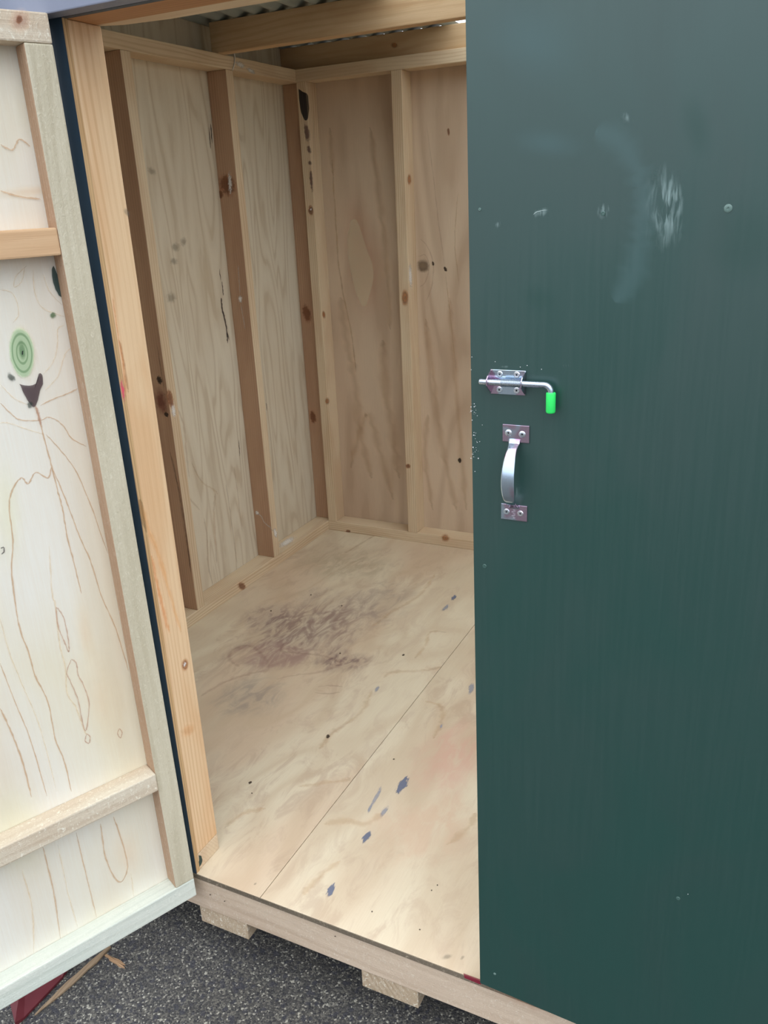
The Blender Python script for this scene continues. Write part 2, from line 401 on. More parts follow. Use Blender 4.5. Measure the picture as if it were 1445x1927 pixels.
for x in (-0.85, -0.3, 0.3, 0.9, 1.5, 2.05): box('floor_joist', (x, x+0.045, 0.0466, YB-0.046, -0.101, FT), M_TY, fl, 0.002)
bear = []
for x0, x1, lb in ((-0.0096, 0.126, 'thick timber bearer end beneath the floor beam, beside the open door'),
                   (0.4235, 0.556, 'greyish rough timber bearer end beneath the floor beam, nearer the green door')):
    b_ = box('floor_bearer', (x0, x1, 0.003, YB, BZ, -0.101), M_BEARER, None, 0.0015)
    tag(b_, lb, 'bearer', None, 'timber bearers under the shed'); bear.append(b_)
    for y_ in (0.3, 1.5): box('packing_block', (x0+0.02, x1-0.02, y_, y_+0.2, GZ, BZ), M_BEARER, b_).location = ((0, y_-0.9, GZ-BZ))

wl = empty('wall_left', (XW, 0, 0), 'left inside wall of plywood with upright pine studs and plates', 'wall', 'structure')
WLt = RZ(0)+0.01
pts = [(0.013, -0.1), (YB, -0.1), (YB, RZ(YB)-0.002), (0.013, RZ(0.013)-0.002)]
wl_ply = prism('plywood_panel', pts, XW-0.012, XW, [M_PLY_L], wl, 'X', 0)
lp = box('bottom_plate', (XW, XL, WJ+0.0, YB, 0, HP), M_TY, wl)
ltp = box('top_plate', (XW, XL, WJ+0.0, YB, HT, HT+HP), M_TY, wl)
def stud(b, parent, sidemat=None, name='stud'):
    return box(name, b, [sidemat or M_TZ], parent, 0.003)
Y1, Y2, T = 1.0188, 1.5382, 0.0432
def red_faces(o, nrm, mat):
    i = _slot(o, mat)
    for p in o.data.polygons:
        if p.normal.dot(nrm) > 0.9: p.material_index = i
ls1 = stud((XW, XL, Y1, Y1+T, HP, HT), wl); ls2 = stud((XW, XL, Y2, Y2+T, HP, HT), wl)
ls3 = stud((XW, XL-0.002, YB-0.053, YB-0.008, HP, HT), wl)
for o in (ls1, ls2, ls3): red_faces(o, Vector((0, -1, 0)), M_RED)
stud((XW, XL, 0.50, 0.543, HP, HT), wl)

wb = empty('wall_back', (XL, YB, 0), 'back inside wall of brown plywood with upright pine studs', 'wall', 'structure')
wb_ply = box('plywood_panel', (XW-0.012, XR+0.012, YB, YB+0.012, -0.1, RZ(YB)-0.012), [M_PLY_B], wb, 0)
bp = box('bottom_plate', (XL, XR, D, YB, 0, HP), M_TX, wb)
btp = box('top_plate', (XL, XR, D, YB, HT, HT+HP), M_TX, wb)
bs1 = stud((XL, XL+0.0425, D, YB, HP, HT), wb)
bs2 = stud((-0.3755, -0.3305, D, YB, HP, HT), wb)
for x in (0.115, 0.57, 1.02, 1.5, 2.0): stud((x, x+0.045, D, YB, HP, HT), wb)
rs = box('rafter_strip', (XW, XR, D+0.03, D+0.075, HT+HP, 2.0235), timber('rafter_strip_pine', 'X', 'C8AC88', 'A8845E', 'B89670', freq=8, lstr=0.25), wb)

wr = empty('wall_right', (XR, 0, 0), 'right side wall of the shed hidden behind the green door', 'wall', 'structure')
for nm_, pp_ in (('plywood_panel', [(0.013, -0.1), (YB, -0.1), (YB, 0.80), (0.013, 0.80)]), ('plywood_panel', [(0.013, 1.75), (YB, 1.75), (YB, RZ(YB)-0.002), (0.013, RZ(0.013)-0.002)]),
                 ('plywood_panel', [(0.013, 0.8001), (0.30, 0.8001), (0.30, 1.7499), (0.013, 1.7499)]), ('plywood_panel', [(1.60, 0.8001), (YB, 0.8001), (YB, 1.7499), (1.60, 1.7499)])):
    prism(nm_, pp_, XR, XR+0.012, [M_PLY_L], wr, 'X', 0)
wn = empty('added_window', (XR, 0.95, 0.8), 'added window opening in the unseen right shed wall to brighten the inside', 'window', 'structure')  # opening added for more daylight inside; no window is known here
for b_ in ((XR-0.03, XR+0.014, 0.301, 0.33, 0.801, 1.749), (XR-0.03, XR+0.014, 1.57, 1.599, 0.801, 1.749), (XR-0.03, XR+0.014, 0.3305, 1.5695, 0.801, 0.83), (XR-0.03, XR+0.014, 0.3305, 1.5695, 1.72, 1.749)): box('added_window_frame', b_, M_TZ, wn)
box('bottom_plate', (XR-WP, XR, WJ, D, 0, HP), M_TY, wr); box('top_plate', (XR-WP, XR, WJ, D, HT, HT+HP), M_TY, wr)
for y in (0.2, 1.61): stud((XR-WP, XR, y, y+0.044, HP, HT), wr)

wf = empty('wall_front', (0, 0, 0), 'front wall of the shed with pine door post and dark green cladding strip', 'wall', 'structure')
cl = box('cladding', (XW-0.012, 0, 0, 0.012, -0.012, 1.735), [M_NAVY], wf, 0)
cle = box('cladding_edge', (0.0, 0.0006, 0.0008, 0.0118, 0.0, 1.735), timber('plywood_layers', 'Z', 'D2B184', '8F6A44', 'BE986A', freq=60, lstr=0.8), wf, 0)
box('cladding', (XW-0.012, XR+0.012, 0, 0.012, 1.7352, RZ(0)-0.004), [M_NAVY], wf, 0)
box('cladding', (1.39, XR+0.012, 0, 0.012, -0.012, 1.735), [M_NAVY], wf, 0)
jamb = box('door_post', (-0.045, 0.0, 0.0122, WJ, HP, 1.735), [M_JAMB], wf, 0.003)
pe = box('plate_end', (XL, 0.0, 0.0122, WJ, 0, HP-0.0003), [M_TX], wf, 0.003)
box('door_post', (1.39, 1.435, 0.0122, WJ, HP, 1.735), [M_JAMB], wf, 0.003)
box('plate_end', (1.39, XR, 0.0122, WJ, 0, HP-0.0003), [M_TX], wf, 0.003)
lint = box('lintel', (XW, XR, 0.0122, 0.0805, 1.7352, 1.826), [timber('lintel_pine', 'X', 'B8895F', '8F5F3C', 'A8784F')], wf, 0.002)
# the second lintel board sits slightly off true behind the first
prism('lintel_packer', [(XW, 0.082), (-0.02, 0.083), (0.03, 0.108), (0.12, 0.1215), (0.35, 0.1245), (XR, 0.127), (XR, 0.0815), (-0.02, 0.0815), (XW, 0.0815)], 1.736, 1.826, [M_TX], wf, 'Z', 0)
box('front_top_plate', (XW, XR, 0.0122, WJ, 1.96, 2.03), M_TX, wf)
for x in (-0.5, 0.2, 0.9, 1.5): box('short_stud', (x, x+0.045, 0.0122, WJ, 1.826, 1.96), M_TZ, wf)

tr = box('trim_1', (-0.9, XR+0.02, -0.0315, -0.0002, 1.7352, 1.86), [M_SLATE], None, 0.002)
tag(tr, 'slate blue weather board across the shed front above the doors', 'trim', 'structure')

# roof: corrugated iron, with a see-through sheet on the right
def corrugated(name, x0, x1, y0, y1, mat, parent):
    bm = bmesh.new(); pitch, amp, th = 0.0762, 0.0085, 0.0008
    nx = int((x1-x0)/pitch*14); ny = 6
    V = {}
    for s in (0, 1):
        for i in range(nx+1):
            x = x0+(x1-x0)*i/nx
            for j in range(ny+1):
                y = y0+(y1-y0)*j/ny
                V[s, i, j] = bm.verts.new((x, y, RZ(y)+amp*math.sin(x/pitch*math.tau)+(th if s else 0)))
    for i in range(nx):
        for j in range(ny):
            bm.faces.new((V[0, i, j], V[0, i, j+1], V[0, i+1, j+1], V[0, i+1, j]))
            bm.faces.new((V[1, i, j], V[1, i+1, j], V[1, i+1, j+1], V[1, i, j+1]))
    for i in range(nx):
        for j in (0, ny): bm.faces.new((V[0, i, j], V[0, i+1, j], V[1, i+1, j], V[1, i, j]))
    for j in range(ny):
        for i in (0, nx): bm.faces.new((V[0, i, j], V[0, i, j+1], V[1, i, j+1], V[1, i, j]))
    return mesh_obj(name, bm, mat, parent, True, 60)
ce = empty('ceiling', (0, 1, RZ(1)), 'underside of the corrugated roof above the timber beam', 'roof', 'structure')
corrugated('corrugated_sheet', XW-0.06, -0.14, -0.06, YB+0.013, M_IRON, ce)
corrugated('clear_sheet', -0.14, 1.66, -0.06, YB+0.013, M_CLEAR, ce)
corrugated('corrugated_sheet', 1.66, XR+0.08, -0.06, YB+0.07, M_IRON, ce)
beam = box('roof_beam', (XW+0.055, XR-0.01, 1.506, 1.551, HT+HP+0.0003, 2.0365), [timber('roof_beam_pine', 'X', 'CDB08C', 'A8845E', 'BC9870', freq=14, lstr=0.3)], None, 0.003)
tag(beam, 'long pine roof beam crossing the shed just under the corrugated roof', 'beam')

# ------------------------------------------------------------------ left door, swung open
TH = 0.4236; TILT = 0.0072
d1 = empty('door_1', (0.0136, -0.0237, 0), 'open left shed door showing pale plywood framed with rough pine', 'door', 'structure')
d1['_rot'] = True
d1.rotation_mode = 'XYZ'
_d = Vector((-math.sin(TH), -math.cos(TH), 0)); _n = Vector((math.cos(TH), -math.sin(TH), 0))
_z = (Vector((0, 0, 1))+_d*TILT).normalized(); _x = (_d-_z*_d.dot(_z)).normalized(); _y = _z.cross(_x)
Rm = Matrix((_x, _y, _z)).transposed()
d1.rotation_euler = Rm.to_euler()
SD, SWD, DW = 0.0425, 0.0453, 0.69
dp = box('plywood_panel', (0, DW, -SD-0.012, -SD, -0.037, 1.736), [M_PLY_D], d1, 0.0005)
red_faces(dp, Vector((0, -1, 0)), M_GREEN)
drb = box('bottom_rail', (0, DW, -SD, 0, -0.037, 0.0126), [M_PALE_X], d1, 0.003)
drt = box('top_rail', (0, DW, -SD, 0, 1.693, 1.736), [M_ROUGH_X], d1, 0.003)
dst = box('stile', (0, SWD, -SD, 0, 0.0127, 1.6928), [M_ROUGH_Z], d1, 0.003)
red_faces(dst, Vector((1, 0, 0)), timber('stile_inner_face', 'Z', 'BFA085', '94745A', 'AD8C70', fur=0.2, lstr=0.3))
box('stile', (DW-SWD, DW, -SD, 0, 0.0127, 1.6928), [M_ROUGH_Z], d1, 0.003)
drm = box('cross_rail', (SWD+0.0002, DW-SWD, -SD, 0.0035, 0.2856, 0.3286), [M_ROUGH_X], d1, 0.003)
dru = box('cross_rail', (SWD+0.0002, DW-SWD, -SD, 0.0, 1.3791, 1.4228), [M_BRACE_X], d1, 0.003)
del d1['_rot']

# ------------------------------------------------------------------ right door, closed, with bolt and pull handle
d2 = empty('door_2', (0.69, -0.02, 0.02), 'closed dark green right shed door with slide bolt and pull handle', 'door', 'structure')
YD = -0.0205
poly = [(0.7020, 0.0188), (0.8894, 0.0077), (1.384, -0.018), (1.384, 1.74), (0.6910, 1.74)]
dpan = prism('plywood_panel', poly, YD, -0.0085, [M_GREEN], d2, 'Y', 0.0006)
box('door_stile', (0.735, 0.78, -0.0083, 0.0335, 0.05, 1.72), M_ROUGH_Z, d2)
box('door_stile', (1.33, 1.375, -0.0083, 0.0335, 0.05, 1.72), M_ROUGH_Z, d2)
for z in (0.05, 0.4, 1.39, 1.675): box('door_rail', (0.7805, 1.3295, -0.0083, 0.0335, z, z+0.045), M_ROUGH_X, d2)

def screw(parent, p, r=0.0042, mat=None, nrm=Vector((0, -1, 0)), deep=0.0012, seg=20):
    """pan head with a cross recess standing proud of a face that looks to -y"""
    bm = bmesh.new(); x, y, z = p
    prev = None
    for rr, dy in ((r, 0), (r, -deep*0.4), (r*0.82, -deep), (r*0.3, -deep), (r*0.22, -deep*0.3)):
        ring = [bm.verts.new((x+rr*math.cos(k*math.tau/seg)*(1 if k % 5 or rr > r*0.5 else 1.25), y+dy, z+rr*math.sin(k*math.tau/seg)*(1 if k % 5 or rr > r*0.5 else 1.25))) for k in range(seg)]
        if prev:
            for k in range(seg): bm.faces.new((prev[k], prev[(k+1) % seg], ring[(k+1) % seg], ring[k]))
        prev = ring
    f = bm.faces.new(prev)
    if mat is None or mat is M_SCREW:
        f.material_index = 1
        o = mesh_obj('screw', bm, [M_SCREW, M_DARK], parent, True)
    else: o = mesh_obj('screw', bm, [mat, M_DARK], parent, True)
    return o
# slide bolt
YP = YD-0.0003
sb = empty('slide_bolt', (0.75-0.69, YP+0.02, 1.19-0.02), None, None)
sb.parent = d2; sb['label'] = 'zinc plated spring slide bolt with bright green grip'
bm = bmesh.new()
x0, x1, zb, zt = 0.7246, 0.7762, 1.1735, 1.2083; th = 0.0013
bm_box(bm, x0, x1, YP-th, YP, zb, zt, 0.0004, 1)
def tab(x, out_l, out_r):
    zc = 1.1928; yo = YP-0.0205
    prof = [(YP-th*0.5, zb+0.001), (YP-th*0.5, zt-0.001), (yo+0.006, zc+0.009), (yo, zc+0.004), (yo, zc-0.004), (yo+0.006, zc-0.009)]
    a = [bm.verts.new((x-0.0007, p[0], p[1])) for p in prof]; b = [bm.verts.new((x+0.0007, p[0], p[1])) for p in prof]
    n = len(prof); bm.faces.new(a); bm.faces.new(b[::-1])
    for i in range(n): bm.faces.new((a[i], b[i], b[(i+1) % n], a[(i+1) % n]))
tab(x0+0.0007, 0, 0); tab(x1-0.0007, 0, 0)
mesh_obj('mounting_plate', bm, [M_ZINC], sb)
YRD = YP-0.0135; ZR = 1.1929
pth = [Vector((x, YRD, ZR)) for x in (0.7125, 0.714, 0.73, 0.76, 0.785, 0.806)]
for k in range(1, 9):
    a = math.radians(90*k/8); pth.append(Vector((0.806+0.0095*math.sin(a), YRD, ZR-0.0095*(1-math.cos(a)))))
pth.append(Vector((0.8155, YRD, ZR-0.018)))
bm = bmesh.new(); sweep(bm, pth, [0.0034]+[0.0042]*(len(pth)-1), [Vector((0, 1, 0))]*len(pth))
mesh_obj('bolt_rod', bm, [M_ROD], sb, True)
bm = bmesh.new(); hel = []
for k in range(22*10+1):
    a = k/10*math.tau; hel.append(Vector((0.7445+k/220*0.029, YRD+0.0051*math.cos(a), ZR+0.0051*math.sin(a))))
sweep(bm, hel, [[(0.0005*math.cos(q*math.tau/6), 0.0005*math.sin(q*math.tau/6)) for q in range(6)]]*len(hel), [Vector((1, 0.01, 0))]*len(hel))
mesh_obj('spring', bm, [M_ROD], sb, True)
bm = bmesh.new(); gp = [Vector((0.8158, YRD, ZR-0.0100)), Vector((0.8158, YRD, ZR-0.0105)), Vector((0.8158, YRD, ZR-0.0115)), Vector((0.8160, YRD, ZR-0.0365)), Vector((0.8160, YRD, ZR-0.0383)), Vector((0.8160, YRD, ZR-0.0390))]
sweep(bm, gp, [0.0055, 0.0063, 0.0066, 0.0066, 0.0058, 0.004], [Vector((0, 1, 0))]*6)
o = mesh_obj('grip', bm, [M_GRIP], sb, True, 60); o['label'] = 'bright green plastic grip on the bolt'
for x, z in ((0.7385, 1.2022), (0.7634, 1.2025), (0.7380, 1.1801), (0.7635, 1.1803)): screw(sb, (x, YP-th, z), 0.0045)
# pull handle
ph_ = empty('pull_handle', (0.762-0.69, YP+0.02, 1.057-0.02), None, None); ph_.parent = d2
ph_['label'] = 'curved zinc plated pull handle with two screwed plates'
def hplate(xa, xb, za, zb_):
    bm = bmesh.new(); bm_box(bm, xa, xb, YP-0.0018, YP, za, zb_, 0.0007, 2)
    return mesh_obj('end_plate', bm, [M_ZINC], ph_)
hplate(0.7430, 0.7828, 1.1047, 1.1303); hpb = hplate(0.7413, 0.7814, 0.9842, 1.0088)
XC = 0.7622
cp = [(1.1085, 0.0015), (1.1035, 0.004), (1.099, 0.0105), (1.092, 0.019), (1.082, 0.026), (1.068, 0.031), (1.052, 0.033), (1.038, 0.031), (1.026, 0.026), (1.0175, 0.019), (1.0125, 0.0105), (1.008, 0.004), (1.004, 0.0015)]
wd_ = [0.0085, 0.0085, 0.0075, 0.0078, 0.0088, 0.0096, 0.0100, 0.0098, 0.009, 0.008, 0.0072, 0.0078, 0.0085]
cs = spline([(z, y, w) for (z, y), w in zip(cp, wd_)], 4)
pp = [Vector((XC-0.0008, YP-y-0.0005, z)) for z, y, w in cs]
prf = []
for z, y, w in cs:
    t = 0.0021
    prf.append([(w*math.copysign(abs(math.cos(k*math.tau/24))**0.45, math.cos(k*math.tau/24)), t*(1.0 if math.sin(k*math.tau/24) < 0 else 1.0)*math.copysign(abs(math.sin(k*math.tau/24))**0.8, math.sin(k*math.tau/24))) for k in range(24)])
ups = []
for i in range(len(pp)):
    t = (pp[min(i+1, len(pp)-1)]-pp[max(i-1, 0)]).normalized(); ups.append(Vector((1, 0, 0)).cross(t))
bm = bmesh.new(); sweep(bm, pp, prf, ups)
mesh_obj('grip_bar', bm, [M_ZINC], ph_, True, 50)
for x, z in ((0.7520, 1.1180), (0.7725, 1.1173)): screw(ph_, (x, YP-0.0018, z), 0.0050)
for x, z in ((0.7500, 0.9966), (0.7712, 0.9962)): screw(ph_, (x, YP-0.0018, z), 0.0047)
# lettering stamped on the lower plate (short raised strokes)
bm = bmesh.new()
for k in range(6):
    zz = 0.9875+k*0.0031
    bm_box(bm, 0.7600-0.0022*(k % 2), 0.7632, YP-0.0022, YP-0.0017, zz, zz+0.0009)
    if k % 2: bm_box(bm, 0.7625, 0.7633, YP-0.0022, YP-0.0017, zz, zz+0.0022)
mesh_obj('stamped_marks', bm, [M_SCREW], ph_)
M_PSCREW = plain('painted_screw_head', '6A837C', 0.3, ns=200)
M_PSCREW2 = plain('sunken_painted_screw', '45635C', 0.35, ns=200)
for x, z, r, m in ((1.0191, 1.4115, 0.0048, M_PSCREW), (0.7144, 0.9013, 0.0034, M_PSCREW2), (1.0405, 0.3679, 0.0034, M_PSCREW2), (0.7317, 0.0576, 0.0026, M_PSCREW), (0.7094, 1.4220, 0.002, M_PSCREW), (0.873, 1.4108, 0.003, M_PSCREW2)):
    screw(d2, (x, YD-0.0001, z), r, m, deep=0.0009)

# ------------------------------------------------------------------ loose things
def stick(name, a, b, w, h, mat, label, cat, ragged=True, group=None, seed=1):
    random.seed(seed); bm = bmesh.new(); A = Vector(a); B = Vector(b); n = 9
    t = (B-A).normalized(); s = t.cross(Vector((0, 0, 1))).normalized()
    rings = []
    for i in range(n+1):
        u = i/n; p = A+(B-A)*u; ww = w*(min(1, 0.35+u*3) if ragged else 1)*(min(1, 0.2+(1-u)*2.0))*random.uniform(0.85, 1.1); hh = h*min(1, 0.4+(1-u)*2)
        p = p+s*random.uniform(-1, 1)*w*0.06
        rings.append([bm.verts.new(p+s*x_*ww/2+Vector((0, 0, z_*hh))) for x_, z_ in ((-1, 0), (1, 0), (1, 0.7), (0.6, 1), (-0.3, 0.85), (-1, 0.6))])
    for i in range(n):
        for k in range(6): bm.faces.new((rings[i][k], rings[i][(k+1) % 6], rings[i+1][(k+1) % 6], rings[i+1][k]))
    bm.faces.new(rings[0]); bm.faces.new(rings[-1][::-1])
    return tag(mesh_obj(name, bm, mat, None), label, cat, None, group)
M_STICK = timber('splinter_wood', 'Y', 'A08A70', '74604A', '8E765C', freq=40)
GP = pl(2, GZ)
SW = 1.13
stick('wood_splinter', at((208, 1783), GP), at((66, 1911), GP), 0.0155, 0.007, M_STICK, 'long thin pointed wood splinter lying on asphalt under the open door', 'splinter', seed=3)
bm = bmesh.new()
ot = [at(p, GP) for p in ((200, 1797), (212, 1802.5), (223, 1807), (229, 1811), (236, 1817.5), (230, 1816.5), (235, 1823), (229, 1821.5), (224, 1820), (219, 1815), (214, 1812.5), (206, 1808), (204, 1803.5), (197, 1800))]
lo = [bm.verts.new(p) for p in ot]; hi = [bm.verts.new(p+Vector((0.0003, 0.0002, random.uniform(0.002, 0.0045)))) for p in ot]
bm.faces.new(lo[::-1]); n_ = len(ot)
cc_ = bm.verts.new(sum((v.co for v in hi), Vector())/n_+Vector((0, 0, 0.0015)))
for i in range(n_):
    bm.faces.new((lo[i], lo[(i+1) % n_], hi[(i+1) % n_], hi[i])); bm.faces.new((hi[i], hi[(i+1) % n_], cc_))
tag(mesh_obj('wood_chip', bm, timber('splinter_wood_fresh', 'X', 'B89878', '8C6A4C', 'A4825F', freq=60), None), 'short ragged pale wood chip beside the tip of the long splinter', 'wood chip')
# maroon wedge lying under the open door
bm = bmesh.new()
lo = [bm.verts.new(at(p, GP)) for p in ((22, 1900), (30, 1932), (46, 1918), (118, 1842), (150, 1795), (60, 1800))]
hi = [bm.verts.new(v.co+Vector((0, 0, h_))) for v, h_ in zip(lo, (0.022, 0.012, 0.006, 0.006, 0.03, 0.05))]
rg = None
bm.faces.new(lo[::-1])
for tri in ((0, 1, 5), (1, 2, 5), (2, 3, 5), (3, 4, 5)): bm.faces.new([hi[i] for i in tri])
for i in range(6): bm.faces.new((lo[i], lo[(i+1) % 6], hi[(i+1) % 6], hi[i]))
tag(mesh_obj('painted_offcut', bm, plain('maroon_paint', '6C262E', 0.55), None, False), 'maroon red painted offcut on the asphalt under the open door', 'offcut')
M_CORD = plain('white_cord', 'E6E3DC', 0.7)
def cord(px, plane, r, label, off=Vector((0, 0, 0))):
    pts = [at(p, plane)+off for p in spline(px, 5)]
    bm = bmesh.new(); sweep(bm, pts, [[(r*math.cos(q*math.tau/8), r*math.sin(q*math.tau/8)) for q in range(8)]]*len(pts))
    return tag(mesh_obj('cord', bm, M_CORD, None, True), label, 'cord')
cord([(437, 95), (440.5, 104), (440.5, 118), (437, 132)], pl(0, XL), 0.0021, 'thin white cord looped down over the left wall top plate', Vector((0.0017, 0, 0)))
cord([(350, 33.5), (362, 37.5), (380, 40), (404, 40)], pl(0, XW), 0.0021, 'thin white cord end strung high along the wall under the roof', Vector((0.0017, 0, 0)))

# ------------------------------------------------------------------ marks that belong to the surfaces
random.seed(11)
K_TAN = mark('grain_line_tan', 'AE8E6E', 0.85, 'line', 0.9, 90, 0.2)
K_TAN2 = mark('grain_line_pale', 'B9A07E', 0.6, 'line', 0.95, 90, 0.2)
K_BRN = mark('grain_line_brown', 'A07C68', 0.75, 'line', 0.7, 90, 0.25)
K_TANZ = mark('tan_figure', 'C6AA8C', 0.42, 'blob', 1.0, 14, 0.35, stretchv=(1, 1, 0.25))
K_YEL = mark('yellow_figure', 'DCD0A4', 0.4, 'blob', 0.8, 8, 0.3)
K_PURP = mark('bark_knot_purple', '3E2830', 0.93, 'fill')
K_KNOTG = mark('green_knot', 'A9C09C', 0.95, 'blob', 0.16, 26, 0.16, col2='7C9C74', rings=22)
K_KNOTC = mark('green_knot_core', '6E8A66', 0.85, 'blob', 0.5, 40, 0.2)
K_DARKG = mark('dark_green_smudge', '2C3A34', 0.85, 'blob', 0.5, 120, 0.5)
K_BLK = mark('black_bark', '15161F', 0.95, 'fill')
K_BLKL = mark('dark_resin_line', '2A1C22', 0.9, 'line', 0.5, 150, 0.4)
K_GREY = mark('grey_smudge', '6A655C', 0.55, 'blob', 0.7, 80, 0.4)
K_GSTR = mark('grey_streak', '8D8474', 0.35, 'line', 1.0, 60, 0.5)
K_KNOT = mark('brown_knot', '6B3E28', 0.85, 'blob', 0.45, 120, 0.35, col2='8A5636')
K_KNOTR = mark('ringed_knot', 'A27048', 0.85, 'blob', 0.5, 60, 0.15, col2='6E4228', rings=18)
K_RES = mark('white_resin', 'EDE6DC', 0.9, 'blob', 0.6, 260, 0.8, rough=0.3)
K_RESL = mark('white_resin_run', 'E2D6C8', 0.7, 'line', 0.9, 200, 0.6, rough=0.3)
K_PINK = mark('pink_chalk', 'E0486C', 0.9, 'blob', 0.7, 120, 0.4)
K_BLUE = mark('blue_grey_paint', '5F6880', 0.92, 'blob', 0.35, 170, 0.8, stretchv=(1, 0.3, 1))
K_BLUE2 = mark('blue_grey_paint_faint', '7E8494', 0.75, 'blob', 0.5, 110, 0.8, stretchv=(1, 0.25, 1))
K_STAIN = mark('purple_stain', '7D5F60', 0.62, 'blob', 0.9, 7, 0.42, sharpn=(0.28, 0.72, 1.6), stretchv=(1.6, 0.8, 1))
K_STAIN2 = mark('grey_stain', '7C7068', 0.5, 'blob', 0.9, 7, 0.42, sharpn=(0.3, 0.7, 2.0), stretchv=(1.6, 0.8, 1))
K_STAIN3 = mark('dark_purple_stain', '684B52', 0.65, 'blob', 0.8, 14, 0.45, sharpn=(0.35, 0.65, 1.5), stretchv=(1.6, 0.7, 1))
K_ROSE = mark('rose_stain', 'D09C88', 0.5, 'blob', 0.9, 7, 0.35)
K_STL = mark('stain_edge', '84605A', 0.3, 'line', 1.0, 40, 0.7)
K_FL = mark('faint_floor_figure', 'A88E70', 0.4, 'line', 1.0, 30, 0.9)
K_STL2 = mark('faint_figure_line', 'A58A68', 0.55, 'line', 0.95, 50, 0.5)
K_SPECK = mark('dark_speck', '33271F', 0.95, 'blob', 0.3, 200, 0.5)
K_SCUFF = mark('pale_scuff', '9FB4B2', 0.35, 'blob', 0.8, 160, 0.8, stretchv=(1, 1, 0.15), sharpn=(0.4, 0.62, 1.5))
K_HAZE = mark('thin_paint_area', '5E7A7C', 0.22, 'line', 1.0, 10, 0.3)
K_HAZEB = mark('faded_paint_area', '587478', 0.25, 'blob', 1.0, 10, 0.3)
K_DUST = mark('white_dust', 'DFE8E4', 0.9, 'blob', 0.4, 300, 0.5)
K_PATCH = mark('darker_paint_coat', '26463F', 0.25, 'blob', 0.9, 10, 0.3)
K_REDP = mark('red_paint', '7E1F34', 0.95, 'fill')
K_GRNP = mark('green_paint_drip', '263F3C', 0.97, 'fill')
K_DIAM = mark('pale_diamond_figure', 'D2BEA4', 0.55, 'fill')
K_RUST = mark('reddish_figure', 'B08068', 0.5, 'blob', 0.9, 8, 0.3, stretchv=(1, 1, 0.3))

